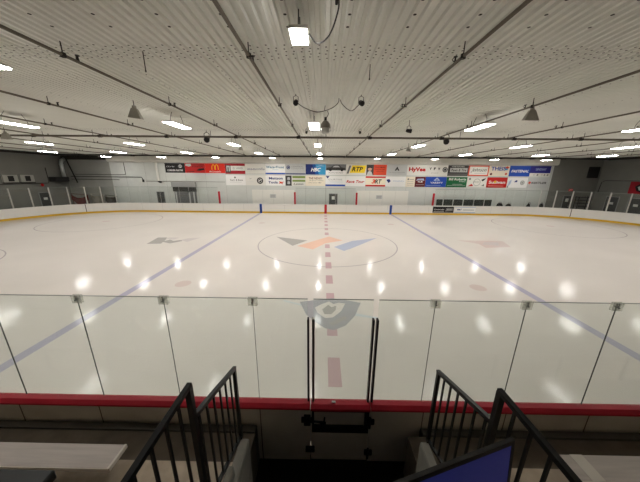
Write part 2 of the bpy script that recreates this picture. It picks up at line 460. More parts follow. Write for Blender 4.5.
# red padded end posts at the team benches
reds = [(-12.6, 'leftmost red post on the far boards, beside the grey roll-up door'), (-3.64, 'red post on the far boards left of the centre door'),
        (3.62, 'red post on the far boards right of the centre door'), (12.62, 'rightmost red post on the far boards, beside the dark seat backs')]
for x, l in reds:
    b = MB(); b.bbox(-.1, .1, -.07, .09, 0, 1.42, red_mark, .02)
    o = tag(b.build('padded_post', None, (x, HY+.07, 1.08)), l, 'post', 'red padded posts at the team benches')

# ---- team bench backs and centre booth on the far side
for x0, x1, l in ((-9.08, -3.85, 'white back panel of the team bench left of the centre door'), (3.83, 10.1, 'white back panel of the team bench right of the centre door')):
    b = MB(); b.bbox(x0, x1, YW-.07, YW-.012, .0, 2.66, P['offwhite'], .01)
    for k in range(1, 4):
        xx = x0+(x1-x0)*k/4; b.box(xx-.008, xx+.008, YW-.073, YW-.07, .02, 2.62, seam_grey)
    tag(b.build('back_panel'), l, 'wall panel', 'white team bench panels')
for x, l in ((-6.5, 'small grey notice on the white panel left of the centre door'), (6.56, 'small grey notice on the white panel right of the centre door')):
    b = MB(); b.box(x-.38, x+.38, YW-.085, YW-.072, 1.68, 2.14, P['lgrey'])
    b.box(x-.3, x+.3, YW-.088, YW-.085, 1.98, 2.06, P['grey']); b.box(x-.3, x+.26, YW-.088, YW-.085, 1.86, 1.92, P['grey']); b.box(x-.3, x+.28, YW-.088, YW-.085, 1.75, 1.8, P['grey'])
    tag(b.build('notice'), l, 'notice', 'grey notices on the team bench panels')

# ---- doors in the far wall
def wall_door(name, x0, x1, z1, slab, pane, handle_side=1):
    d = bpy.data.objects.new(name, None); COL.objects.link(d); d.location = ((x0+x1)/2, YW, 0); struct(d)
    b = MB(); b.box(x0-.06, x0, YW-.05, YW-.002, 0, z1+.06, P['grey']); b.box(x1, x1+.06, YW-.05, YW-.002, 0, z1+.06, P['grey']); b.box(x0, x1, YW-.05, YW-.002, z1, z1+.06, P['grey']); rel(b, d).build('door_frame', d)
    b = MB(); b.box(x0, x1, YW-.035, YW-.002, 0, z1, slab); leaf = rel(b, d).build('door_leaf', d)
    if pane:
        b = MB(); b.box((x0+x1)/2-.18, (x0+x1)/2+.18, YW-.045, YW-.036, 1.55, 1.95, lite_m); rel(b, d).build('door_notice', leaf)
    b = MB(); hx = x1-.12 if handle_side > 0 else x0+.12
    b.box(hx-.05, hx+.05, YW-.09, YW-.036, 1.0, 1.06, alu); rel(b, d).build('handle', leaf)
wall_door('door_1', .45, 1.42, 2.22, door_d, True)
wall_door('door_2', -20.92, -20.06, 2.26, door_d, False)
wall_door('door_3', 29.03, 29.9, 2.24, door_d, True)
# door leaves a lighter strip beside its dark opening
d = bpy.data.objects.new('door_4', None); COL.objects.link(d); d.location = (-17.4, YW, 0); struct(d, 'grey roll-up door with a pale header under the signs')
b = MB(); b.bbox(-18.86, -15.9, YW-.3, YW-.002, 2.92, 3.5, P['grey'], .03); rel(b, d).build('header_box', d)
b = MB(); b.box(-18.8, -15.96, YW-.14, YW-.002, 2.36, 2.92, P['charcoal']); rel(b, d).build('coil_housing', d)
b = MB(); b.box(-18.7, -16.0, YW-.05, YW-.002, 0, 2.36, P['mgrey'])
for k in range(9): b.box(-18.7, -16.0, YW-.058, YW-.05, .06+k*.25, .08+k*.25, P['charcoal'])
rel(b, d).build('door_curtain', d)
for x in (-18.5, -16.85, -16.3):
    b = MB(); b.box(x-.07, x+.07, YW-.12, YW-.002, 0, 2.3, P['lgrey']); rel(b, d).build('door_post', d)

# ---- doors in the end walls
def end_door(name, sx, y0, y1, z1, slab):
    d = bpy.data.objects.new(name, None); COL.objects.link(d); XE = XW if sx < 0 else XR_; d.location = (sx*XE, (y0+y1)/2, 0); struct(d)
    f = lambda t0, t1: (min(sx*(XE-t0), sx*(XE-t1)), max(sx*(XE-t0), sx*(XE-t1)))
    b = MB(); b.box(*f(.002, .035), y0, y1, 0, z1, slab); rel(b, d).build('door_leaf', d)
    b = MB(); b.box(*f(.002, .05), y0-.06, y0, 0, z1+.06, P['grey']); b.box(*f(.002, .05), y1, y1+.06, 0, z1+.06, P['grey']); b.box(*f(.002, .05), y0, y1, z1, z1+.06, P['grey']); rel(b, d).build('door_frame', d)
    b = MB(); m = (y0+y1)/2; b.box(*f(.036, .045), m-.2, m+.2, 1.5, 1.75, lite_m); rel(b, d).build('door_notice', d)
end_door('door_5', 1, 11.8, 13.0, 2.32, door_d)
end_door('door_6', 1, 9.45, 10.85, 2.32, door_d)
end_door('door_7', -1, 10.9, 11.9, 2.28, door_d)

# ---- far seats, bags, bundles
o = thing('team_bench', 'long bench with dark square seat backs behind the far glass', 'bench', (16.75, 13.75, 0))
b = MB(); b.bbox(-3.3, 3.3, -.2, .2, .62, .68, seat_d, .01); b.build('seat', o)
for x in (-3.2, -1.1, 1.1, 3.2):
    b = MB(); b.bar((x, 0, 0), (x, 0, .64), .08, .3, seat_d); b.build('leg', o)
for x0, x1 in ((13.45, 14.2), (14.32, 15.4), (15.52, 16.62), (16.74, 17.9), (18.02, 19.15), (19.27, 20.1)):
    b = MB(); b.bbox(x0-16.75, x1-16.75, .2, .26, .6, 1.74, seat_d, .02); b.build('backrest', o)
def blob(name, w, d, h, m, loc, label, cat, group, seed):
    rnd = random.Random(seed); b = MB(); vs = []; fs = []; nu, nv = 14, 8
    for j in range(nv+1):
        t = j/nv; rad = math.cos(t*PI/2)**.55; z = h*math.sin(t*PI/2)
        for i in range(nu):
            a = 2*PI*i/nu; k = 1+.12*math.sin(3*a+seed)+rnd.uniform(-.05, .05)
            vs.append((w/2*rad*math.cos(a)*k, d/2*rad*math.sin(a)*k, z*(1+.08*math.sin(2*a+seed))))
    for j in range(nv):
        for i in range(nu): fs.append((j*nu+i, j*nu+(i+1) % nu, (j+1)*nu+(i+1) % nu, (j+1)*nu+i))
    b.add(vs, fs, m); o = b.build(name, None, loc, True)
    s = MB(); s.tube([(-w*.22, -d*.1, h*.98), (-w*.1, -d*.12, h*1.16), (w*.1, -d*.12, h*1.16), (w*.22, -d*.1, h*.98)], .025, m); s.build('strap', o)
    return tag(o, label, cat, group)
for x, w, h, l in ((21.0, .95, 1.3, 'black bag heaped behind the far boards nearest the seat backs'), (22.1, .9, 1.22, 'black bag behind the far boards at the start of the right corner'),
                (24.5, .6, 1.3, 'small black bag behind the right corner glass, below the white and black sign'), (26.0, .5, 1.28, 'small black bag behind the right corner glass, left of the exit door')):
    blob('equipment_bag', w, .55, h, bag_m, (x, 13.85, -.02), l, 'bag', 'dark bags behind the far boards', int(x*10))
# slatted racks by the right corner
o = thing('slatted_rack', 'dark rack with four shelves in the far right corner', 'rack', (30.9, 13.9, 0))
for x in (-.75, .68):
    b = MB(); b.bar((x, .2, 0), (x, .2, 2.25), .06, .06, box_m); b.bar((x, -.2, 0), (x, -.2, 2.25), .06, .06, box_m); b.build('upright', o)
for z in (.35, .75, 1.15, 1.5, 1.85, 2.2):
    b = MB(); b.box(-.72, .65, -.2, .2, z-.09, z, P['charcoal']); b.build('shelf', o)

# covers draped behind the left corner glass
def drape(x0, x1, y, zt, sag, m, label, seed):
    b = MB(); nx, nz = 14, 6; vs = []
    for j in range(nz+1):
        for i in range(nx+1):
            u = i/nx; top = zt - sag*math.sin(PI*u)**1.2*.5 - .25*abs(u-.5)
            bot = top - .55 - .3*math.sin(PI*u)
            t = j/nz; vs.append((x0+(x1-x0)*u, y + .05*math.sin(9*u+seed)+.03*math.sin(5*t), top+(bot-top)*t))
    b.add(vs, [(j*(nx+1)+i, j*(nx+1)+i+1, (j+1)*(nx+1)+i+1, (j+1)*(nx+1)+i) for j in range(nz) for i in range(nx)], m)
    o = b.build('draped_cover', None, (0, 0, 0), True)
    p = MB(); p.tube([(x0, y+.06, zt+.02), (x1, y+.06, zt-.1)], .03, m); p.tube([(x0+.1, y+.08, 0), (x0+.1, y+.08, zt)], .03, m); p.tube([(x1-.1, y+.08, 0), (x1-.1, y+.08, zt-.1)], .03, m); p.build('support_rail', o)
    return tag(o, label, 'cover', 'covers behind the left corner glass')
drape(-31.0, -28.9, 13.6, 2.0, .9, tarp_r, 'dull red cover draped behind the left corner glass', 1)
drape(-28.8, -27.2, 13.8, 2.0, .6, tarp_w, 'pale cover draped behind the left corner glass', 2)
drape(-27.1, -25.6, 13.9, 1.85, .5, tarp_d, 'dark grey cover draped behind the left corner glass', 3)

# duct, boxes, vents and conduits
o = thing('duct', 'silver round duct coming down in the far left corner', 'duct', (-31.2, 13.6, 4.0))
b = MB(); b.tube([(0, 0, 0), (0, 0, .9), (0, .0, 1.55), (0, .12, 1.85), (.0, .5, 2.05)], .18, duct_m, 14); b.build('pipe', o, smooth=True)
b = MB()
for z in (.02, .75, 1.4): b.lathe([(.18, z-.03), (.2, z-.03), (.2, z+.03), (.18, z+.03)], 0, 0, duct_m)
b.build('collar', o)
b = MB(); b.bbox(-.48, .35, -1.35, .2, -.55, 0, box_m, .03); b.build('fan_box', o)
b = MB(); b.bar((.5, .2, 2.1), (.95, .5, -.7), .09, .09, box_m); b.build('brace', o)
for y0, y1, l in ((8.06, 9.28, 'pale wall unit with a dark square opening, left one of two'), (9.5, 10.72, 'pale wall unit with a dark square opening, right one of two')):
    o = thing('wall_unit', l, 'wall unit', (-XW, (y0+y1)/2, 3.48), 'pale wall units on the left wall'); h = (y1-y0)/2
    b = MB(); b.bbox(.003, .2, -h, h, 0, .72, vent_m, .02); b.build('housing', o)
    b = MB(); b.box(.2, .212, -.22, .25, .1, .62, box_m); b.build('opening', o)
    b = MB(); b.box(.003, .24, -h, h, -.09, -.005, dark_trim); b.build('ledge', o)
b = MB(); b.lathe([(0, .0), (.14, 0), (.16, .06), (.1, .14), (0, .15)], 0, 0, exit_m, 14)
b.v = [(z, y, -x) for x, y, z in b.v]
tag(b.build('alarm_bell', None, (-XW+.003, 11.44, 3.12)), 'small red alarm bell on the left wall', 'alarm bell')
o = thing('exit_sign', 'small red lit exit sign above the far right door', 'sign', (29.6, YW, 2.84))
b = MB(); b.bbox(-.22, .22, -.09, -.004, 0, .26, exit_m, .015); b.text('EXIT', 0, .13, .36, .16, -.092, P['white']); b.build('sign_box', o)
b = MB(); b.box(-.22, .22, -.1, -.004, -.06, -.002, box_m); b.build('base', o)
b = MB(); b.bbox(31.05, 32.3, YW-.14, YW-.009, 4.38, 5.66, P['black'], .03)
for k in range(11): b.box(31.12, 32.23, YW-.148, YW-.14, 4.45+k*.11, 4.47+k*.11, P['charcoal'])
tag(b.build('wall_panel'), 'large black square panel high in the far right corner', 'panel')
b = MB(); b.box(XR_-.03, XR_-.004, 8.75, 11.2, 2.78, 4.05, P['dred'])
def endpoly(pts, m, t): b.add([(XR_-t, y+.72, z) for y, z in pts], [tuple(range(len(pts)))], m)
endpoly([(10.0, 3.55), (9.7, 3.8), (9.2, 3.85), (8.7, 3.6), (8.8, 3.1), (9.3, 2.98), (9.8, 3.1)], P['black'], .034)
endpoly([(9.75, 3.5), (9.55, 3.62), (9.5, 3.4), (9.3, 3.6), (9.1, 3.58), (9.2, 3.3), (9.0, 3.2), (9.35, 3.12), (9.6, 3.2)], P['lgrey'], .037)
tag(b.build('wall_banner'), 'red banner with a black and grey emblem on the right wall', 'banner')

def conduit(pts, r, m, label, cat='conduit', name='conduit', group=None):
    b = MB(); b.tube(pts, r, m, 6); return tag(b.build(name), label, cat, group)
yc = YW-.036
conduit([(-30.6, yc, 4.3), (-24.4, yc, 4.32), (-24.4, yc, 5.7)], .03, pipe_d, 'dark conduit turning up the far wall, left of the black sign')
conduit([(-31.2, yc, 4.05), (-22.5, yc, 4.02), (-22.4, yc, 3.75)], .04, pipe_d, 'long dark conduit along the far wall left part, ending at a box')
conduit([(-31.2, yc, 3.72), (-25.3, yc, 3.7)], .03, pipe_d, 'short lower dark conduit in the far left corner')
conduit([(-22.0, yc, 3.55), (-19.0, yc, 3.56), (-12.3, yc, 3.54)], .025, pipe_m, 'thin grey conduit running above the roll-up door')
conduit([(0, yc, .1), (0, yc, 2.95)], .03, pipe_m, 'thin upright conduit at the middle of the far wall')
conduit([(XR_-.034, 14.1, 2.7), (XR_-.034, 14.0, 3.9), (XR_-.034, 13.7, 4.1), (XR_-.034, 8.3, 4.15)], .03, pipe_d, 'dark conduit bending along the right wall')
conduit([(-XW+.038, 5, 3.3), (-XW+.038, 12.1, 3.32), (-XW+.038, 12.2, 3.5), (-XW+.038, 12.2, 5.0)], .035, pipe_d, 'dark conduit along the left wall under the wall units')
b = MB(); b.bbox(-.09, .09, -.12, -.004, 0, .3, box_m, .01); tag(b.build('junction_box', None, (-22.35, YW, 3.45)), 'small dark junction box on the far wall left of the roll-up door', 'junction box')
o = thing('downpipe', 'white downpipe on the far wall left of the black sign', 'pipe', (-20.4, YW, 3.5))
b = MB(); b.tube([(0, -.15, .1), (0, -.15, 2.25)], .14, P['offwhite'], 10); b.build('pipe', o)
b = MB(); b.tube([(0, -.15, .12), (.05, -.15, .0), (.3, -.15, -.02)], .1, P['charcoal'], 10); b.build('elbow', o)
for z in (.8, 1.8):
    b = MB(); b.box(-.18, .18, -.15, -.004, z, z+.05, P['lgrey']); b.build('bracket', o)

# ------------------------------------------------------------------ advertising signs
X0, SW = -19.45, 2.4275
YS = YW-.035; YL = YS-.004; YL2 = YS-.008; YL3 = YS-.012
def sign(x0, x1, z0, z1, base, draw, label, group):
    b = MB(); b.box(x0+.012, x1-.012, YS, YW-.002, z0, z1, P[base])
    cx, cz, w, h = (x0+x1)/2, (z0+z1)/2, x1-x0-.024, z1-z0
    def R(u0, u1, v0, v1, m, y=YL): b.polyw([(cx+u0*w/2, cz+v0*h/2), (cx+u1*w/2, cz+v0*h/2), (cx+u1*w/2, cz+v1*h/2), (cx+u0*w/2, cz+v1*h/2)], y, P[m])
    def Tx(t, u, v, ww, hh, m, bold=0, shear=0, slope=0, y=YL2): b.text(t, cx+u*w/2, cz+v*h/2, ww*w/2, hh*h/2, y, P[m], bold, shear, slope)
    def Pl(pts, m, y=YL): b.polyw([(cx+u*w/2, cz+v*h/2) for u, v in pts], y, P[m])
    def D(u, v, r, m, y=YL): b.disc(cx+u*w/2, cz+v*h/2, r, r, y, P[m])
    def Rg(u, v, r0, r1, m, y=YL): b.ringw(cx+u*w/2, cz+v*h/2, r0, r1, y, P[m])
    draw(R, Tx, Pl, D, Rg)
    return tag(b.build('advertising_sign'), label, 'sign', group)

def s_black(R, Tx, Pl, D, Rg):
    Tx('Charlie', -.45, .3, .8, .3, 'lgrey', shear=.3); Rg(.55, .35, .12, .2, 'lgrey'); Pl([(.3,.2),(.5,.5),(.8,.3),(.55,.15)], 'grey', YL2)
    Tx('CORNER PANTRY', 0, -.5, 1.6, .36, 'white', .02)
def s_red(R, Tx, Pl, D, Rg):
    Pl([(-.95,.5),(-.9,.85),(-.4,.9),(-.35,.45),(-.6,.3)], 'lgrey'); Tx('NORTH IOWA', .32, .66, 1.2, .32, 'black', .02); Tx('FURNITURE', .3, .3, 1.1, .26, 'black', .01)
    Pl([(.1,-.5),(.4,-.1),(.9,0),(.95,-.35),(.5,-.55)], 'black'); Pl([(-.9,-.8),(-.1,-.62),(-.1,-.78),(-.9,-.92)], 'maroon')
def s_mc(R, Tx, Pl, D, Rg):
    pts = []
    def arch(c, wd):
        n = 14; o = [(c + wd*math.cos(PI-PI*k/n), -.3 + 1.1*math.sin(PI-PI*k/n)**.8) for k in range(n+1)]
        i = [(c + (wd-.075)*math.cos(PI*k/n), -.3 + .98*math.sin(PI*k/n)**.75) for k in range(n+1)]
        for k in range(n): Pl([o[k], o[k+1], i[n-k-1], i[n-k]], 'mcyellow')
    arch(-.16, .19); arch(.18, .19); Tx("McDonald's", 0, -.68, 1.15, .34, 'white', .01)
def s_wheel(R, Tx, Pl, D, Rg):
    R(-.55, 1, -.35, .55, 'offwhite'); R(-.92, -.45, -.75, .65, 'charcoal', YL2); R(-.85, -.52, -.5, .55, 'lgrey', YL3); Pl([(-.78,-.5),(-.6,-.5),(-.62,.2),(-.7,.4),(-.77,.2)], 'mgrey', YL3-.003); Tx('D. WHEEL', .32, .1, 1.05, .36, 'grey', .01)
def s_winn(R, Tx, Pl, D, Rg):
    Tx('WINNEBAGO', -.15, -.05, 1.35, .3, 'navy'); Tx('Co', .74, .0, .4, .42, 'navy', .01, .2); R(-.95, .95, -.9, -.86, 'grey')
def s_water(R, Tx, Pl, D, Rg):
    Tx('WaterFront', 0, .38, 1.8, .46, 'teal', .015, .15); R(-1, 1, -1, -.72, 'blue'); R(-.3, .3, -.15, -.08, 'lblue')
def s_round(R, Tx, Pl, D, Rg):
    D(-.72, .35, .22, 'navy'); Rg(-.72, .35, .1, .14, 'lgrey', YL2); Tx('CENTRAL', .2, .5, 1.2, .3, 'grey', .01); Tx('COMMUNITY BANK', .2, .12, 1.25, .22, 'grey'); R(-1, 1, -.45, -.25, 'lgrey'); R(-1, 1, -1, -.78, 'navy')
def s_hbc(R, Tx, Pl, D, Rg):
    Pl([(-1,-1),(0,-1),(-.35,1),(-1,1)], 'navy'); Pl([(.35,-1),(1,-1),(1,1),(-.05,1)], 'sky'); Tx('HBC', .02, -.05, 1.0, .72, 'white', .03, .3); Pl([(-.1,.45),(.5,.8),(.95,.62),(.5,.68)], 'lblue', YL2)
def s_car(R, Tx, Pl, D, Rg):
    R(-1, 1, -.15, 1, 'mgrey'); Pl([(-.95,-.1),(-.95,.35),(-.5,.45),(-.2,.85),(.3,.85),(.55,.45),(.95,.3),(.95,-.1)], 'charcoal', YL2); Pl([(-.35,.45),(-.13,.75),(.22,.75),(.4,.45)], 'lgrey', YL3)
    D(-.55, -.05, .16, 'black', YL3); D(.6, -.05, .16, 'black', YL3); Tx('AUTO BODY', 0, -.6, 1.5, .3, 'grey', .005)
def s_rtp(R, Tx, Pl, D, Rg):
    Pl([(-.65,-.6),(.85,-.6),(1,.85),(-.4,.85)], 'yellow'); Pl([(-.95,-.75),(-.75,-.75),(-.5,.8),(-.7,.8)], 'mgrey'); Tx('RTP', .12, .12, 1.1, .85, 'black', .03, .25)
def s_person(R, Tx, Pl, D, Rg):
    R(-1, -.28, -1, 1, 'charcoal'); Pl([(-.95,-1),(-.85,-.35),(-.68,-.2),(-.5,-.35),(-.35,-1)], 'lgrey', YL2); D(-.66, .2, .24, 'skin', YL2); Pl([(-.86,.3),(-.78,.65),(-.55,.68),(-.47,.3),(-.66,.42)], 'black', YL3)
    Tx('THOMAS', .34, .5, 1.0, .26, 'maroon', .01); Tx('FINANCIAL', .34, .1, 1.05, .2, 'maroon'); Tx('GROUP', .34, -.25, .7, .18, 'maroon')
def s_tri(R, Tx, Pl, D, Rg):
    Pl([(-.22,-.1),(.26,-.1),(.02,.68)], 'charcoal'); Pl([(-.06,-.1),(.1,-.1),(.02,.2)], 'lgrey', YL2); Tx('TRI ANGLE BUILDERS', 0, -.45, 1.6, .2, 'grey')
def s_hyvee(R, Tx, Pl, D, Rg): Tx('HyVee', 0, .08, 1.65, 1.0, 'red', .05)
def s_vfw(R, Tx, Pl, D, Rg):
    for i, t in enumerate('VFW'): Tx(t, -.72+i*.42, .32, .2, .5, 'black', .04)
    D(.72, .15, .3, 'charcoal'); Rg(.72, .15, .14, .2, 'lgrey', YL2); Tx('POST', -.25, -.5, .7, .18, 'grey')
def s_north(R, Tx, Pl, D, Rg):
    Tx('NORTHTOWN', -.05, .75, 1.2, .22, 'white', .01); R(-.8, .9, -.3, .5, 'lgrey'); Tx('Pawn & Tire', .05, .1, 1.5, .5, 'charcoal', .02, .2, y=YL3); R(-.95, .95, -.75, -.6, 'mgrey')
def s_john(R, Tx, Pl, D, Rg):
    R(-.9, .9, -.78, .8, 'offwhite'); Tx('Johnson', 0, .08, 1.55, .85, 'charcoal', .005, .5); R(-.4, .7, -.5, -.44, 'grey', YL2)
def s_theis(R, Tx, Pl, D, Rg):
    Tx('THEIS', -.1, .45, 1.45, .75, 'blue', .03); D(.68, .5, .2, 'sky', YL3); Pl([(.5,.55),(.7,.9),(.95,.7),(.8,.45)], 'orange', YL3-.003); D(-.75, -.6, .13, 'maroon'); D(.72, -.55, .13, 'orange'); Pl([(-.5,-.8),(.5,-.8),(.4,-.3),(-.4,-.3)], 'cream')
def s_fast(R, Tx, Pl, D, Rg): Tx('FASTENAL', .02, 0, 1.72, .5, 'white', .03, .3)
def s_purp(R, Tx, Pl, D, Rg):
    R(-1, 1, -1, -.35, 'offwhite'); Tx('LINDSAY', .05, .38, 1.05, .45, 'lblue', .015)
    for u, m in ((-.55,'lgrey'),(-.2,'charcoal'),(.2,'mgrey'),(.5,'mgrey'),(.8,'charcoal')): Pl([(u-.09,-.85),(u+.09,-.85),(u+.06,-.55),(u-.06,-.55)], m)
top = [('black', s_black, 'black sign with white lettering, leftmost of the top row'), ('red', s_red, 'red sign with black lettering and a black swoosh, second in the top row'),
       ('mcred', s_mc, 'red sign with tall yellow arches'), ('dred', s_wheel, 'dark red sign with a white band and a grey portrait square'),
       ('offwhite', s_winn, 'pale sign with a single line of navy lettering, left of the teal lettered sign'), ('white', s_water, 'white sign with teal lettering above a blue stripe'),
       ('lgrey', s_round, 'grey sign with a round navy emblem and navy bottom stripe'), ('hbc', s_hbc, 'blue sign with large slanted white letters'),
       ('white', s_car, 'grey and white sign picturing a dark car'), ('offwhite', s_rtp, 'white sign with black letters on a slanted yellow block'),
       ('orange', s_person, 'orange sign with a portrait of a person on its left'), ('lgrey', s_tri, 'pale grey sign with a dark triangle'),
       ('offwhite', s_hyvee, 'white sign with bold red lettering only'), ('offwhite', s_vfw, 'white sign with three spaced black letters and a round grey seal'),
       ('charcoal', s_north, 'charcoal sign with a pale lettered block in its middle'), ('orange', s_john, 'white sign with an orange border and dark script'),
       ('cream', s_theis, 'cream sign with blue capitals and bright coloured blobs'), ('blue', s_fast, 'bright blue sign with bold white slanted capitals'),
       ('purple', s_purp, 'purple and white sign, rightmost of the top row')]
for i, (base, fn, l) in enumerate(top):
    x = X0+i*SW
    tw = SW if i != 18 else SW-.02
    sign(x, x+tw, 4.5 if base not in ('black', 'red', 'mcred') else 4.58, 5.7, base, fn, l, 'signs in the top row on the far wall')

def t_a(R, Tx, Pl, D, Rg): D(-.05, .55, .1, 'charcoal'); Tx('Farm & Bank', .1, .05, 1.3, .34, 'charcoal', .005); R(-.6, .6, -.4, -.36, 'grey')
def t_b(R, Tx, Pl, D, Rg): D(.45, -.05, .38, 'black'); Rg(.45, -.05, .2, .24, 'white', YL2); Pl([(.3,-.35),(.62,.2),(.62,.3),(.36,.0)], 'white', YL3); Tx('v', -.5, .35, .25, .2, 'grey'); R(-.85, -.15, -.3, -.26, 'lgrey')
def t_c(R, Tx, Pl, D, Rg): Tx('Mattson', .05, .45, 1.4, .5, 'navy', .03); Tx('Tools', -.25, -.35, .95, .5, 'navy', .03); Pl([(.35,-.1),(.6,-.25),(.9,-.2),(.7,-.45),(.75,-.75),(.55,-.55),(.3,-.65),(.42,-.4)], 'orange')
def t_d(R, Tx, Pl, D, Rg):
    R(-1, -.38, -1, 1, 'charcoal'); Tx('8', -.68, .4, .3, .6, 'lgrey', .04); Tx('8', -.68, -.4, .3, .6, 'lgrey', .04); R(-.3, 1, .5, .95, 'olive'); R(-.3, 1, -.2, .2, 'olive'); Tx('Lawn', .3, -.62, 1.0, .4, 'charcoal', .01, .3)
def t_e(R, Tx, Pl, D, Rg): Tx('THE NEWS!', 0, .5, 1.35, .45, 'maroon', .01); Tx('of your home', .1, .05, 1.4, .26, 'charcoal'); Tx('town since 1885', -.05, -.35, 1.3, .2, 'charcoal')
def t_f(R, Tx, Pl, D, Rg): R(-1, 1, -1, -.68, 'blue'); Pl([(-.98,.98),(-.6,.98),(-.78,.5)], 'navy'); Tx('CURTISS', .0, .3, 1.4, .28, 'grey'); R(-.6, .8, -.2, -.15, 'lblue')
def t_g(R, Tx, Pl, D, Rg): Tx('Race Tour', 0, -.05, 1.85, .55, 'red', .03, .3)
def t_h(R, Tx, Pl, D, Rg): R(-1, 1, .68, 1, 'red'); R(-1, 1, -1, -.68, 'red'); Tx('3', -.2, .0, .4, .85, 'orange', .05, .2); Tx('RT', .28, .0, .7, .85, 'charcoal', .04, .2)
def t_i(R, Tx, Pl, D, Rg): Pl([(-.95,.35),(-.65,.5),(-.5,.1),(-.7,-.3)], 'navy'); Tx('Dentistry', .3, .1, 1.1, .36, 'lblue', .01, .2)
def t_j(R, Tx, Pl, D, Rg): D(-.5, .5, .1, 'mgrey'); R(-.2, .7, .42, .5, 'mgrey'); R(-.7, .7, .05, .1, 'grey'); R(-.7, .7, -.35, -.3, 'grey'); R(-.7, .7, -.7, -.65, 'grey')
def t_k(R, Tx, Pl, D, Rg): Pl([(-.8,.2),(-.6,.6),(.6,.65),(.8,.2),(.3,.35),(-.3,.35)], 'lblue'); Tx('ICE', 0, .05, .9, .35, 'white', .03); R(-.8, .8, -.6, -.5, 'grey')
def t_l(R, Tx, Pl, D, Rg): Pl([(-.25,.3),(.08,.9),(.4,.3),(.2,.2),(-.1,.2)], 'lblue'); Pl([(-.05,.3),(.08,.6),(.2,.3)], 'blue', YL2); Tx('VARSITY', .08, -.15, 1.2, .34, 'white', .02); R(-.9, .5, -.72, -.66, 'lblue')
def t_m(R, Tx, Pl, D, Rg): Tx('Bill Roberts', .05, .58, 1.7, .45, 'white', .02, .15); Tx('Realty', .55, .12, .6, .26, 'white'); R(-.9, .9, -.7, -.64, 'lgrey'); R(-.4, .6, -.45, -.38, 'lgrey')
def t_n(R, Tx, Pl, D, Rg): Rg(.0, .0, .38, .42, 'mgrey'); Tx('Birds', -.1, .1, .6, .3, 'mgrey', 0, .3); Pl([(.4,.5),(.9,.9),(.7,.4),(.55,.2)], 'black'); Pl([(-.9,-.8),(-.5,-.3),(-.3,-.75)], 'red'); D(-.75, .65, .12, 'mgrey'); Pl([(.5,-.7),(.75,-.3),(.8,-.75)], 'mgrey')
def t_o(R, Tx, Pl, D, Rg): Tx('Sullivan', 0, .05, 1.65, .6, 'white', .03); D(-.2, .12, .14, 'yellow', YL3); R(-.85, .7, -.72, -.66, 'cream')
def t_p(R, Tx, Pl, D, Rg): Pl([(-.9,-.9),(-.85,.2),(-.6,.6),(-.65,-.2)], 'lblue'); Pl([(-.35,.1),(-.15,.5),(0,.4),(-.05,.1)], 'navy'); D(.5, .0, .26, 'grey'); Rg(.5, .0, .12, .17, 'offwhite', YL2); Pl([(-.98,-.95),(-.9,-.6),(-.8,-.95)], 'charcoal')
def t_q(R, Tx, Pl, D, Rg): Tx('KESTLER', .12, .0, 1.5, .4, 'charcoal', .03, .15); Pl([(-.95,0),(-.8,.3),(-.65,.05),(-.8,-.3)], 'orange')
XR = -12.2; R2 = [('white', t_a, 1, 'white sign with one line of small dark lettering, leftmost of the lower row'), ('offwhite', t_b, 1, 'white sign with a solid black disc'),
   ('white', t_c, 1, 'white sign with two lines of bold navy lettering and an orange star'), ('offwhite', t_d, 1, 'sign with a charcoal left block and olive green bands'),
   ('cream', t_e, 1, 'cream sign with lines of small brown lettering'), ('white', t_f, 1, 'white sign with a blue bottom stripe and navy corner'),
   ('white', t_g, 1, 'white sign with slanted red lettering only'), ('cream', t_h, 1, 'pale sign with red stripes along top and bottom'),
   ('white', t_i, 1, 'white sign with pale blue lettering and a small navy swirl'), ('cream', t_j, .46, 'narrow cream sign with rows of thin lines'),
   ('maroon', t_k, .52, 'narrow maroon sign with a pale arch'), ('blue', t_l, 1.03, 'blue sign with a pale peaked emblem in the lower row'),
   ('green', t_m, 1.02, 'green sign with white lettering'), ('offwhite', t_n, .98, 'white sign with a thin grey circle and black and red corners'),
   ('red', t_o, 1.0, 'bright red sign with bold white lettering and a yellow spot'), ('white', t_p, 1.0, 'white sign with a grey round seal and navy mark'),
   ('lgrey', t_q, 1.0, 'pale grey sign with black capitals, rightmost of the lower row')]
x = XR
for base, fn, wf, l in R2:
    sign(x, x+SW*wf, 3.17, 4.36, base, fn, l, 'signs in the lower row on the far wall'); x += SW*wf

# signs on the far boards
YS = HY-.012; YL = YS-.004; YL2 = YS-.008; YL3 = YS-.012
_oldYW = YW; YW = HY+.002
def a_a(R, Tx, Pl, D, Rg): Tx('Community', -.38, .0, .95, .5, 'white', .01, .4); Pl([(.2,-.6),(.9,-.4),(.95,.5),(.3,.6)], 'mgrey'); Tx('Bank', .58, .05, .5, .3, 'lgrey', .01, .3); R(-.9, .1, -.75, -.6, 'lgrey')
def a_b(R, Tx, Pl, D, Rg): Tx('M&T', -.55, .1, .42, .5, 'navy', .04); R(-.2, .85, -.1, .1, 'grey'); R(-1, 1, -1, -.72, 'lblue'); R(-1, 1, .82, 1, 'lblue')
sign(12.66, 15.15, .26, .98, 'black', a_a, 'black advertisement with white script on the far boards', 'advertisements on the far boards')
sign(15.25, 17.7, .26, .96, 'white', a_b, 'white and blue advertisement on the far boards', 'advertisements on the far boards')
YW = _oldYW

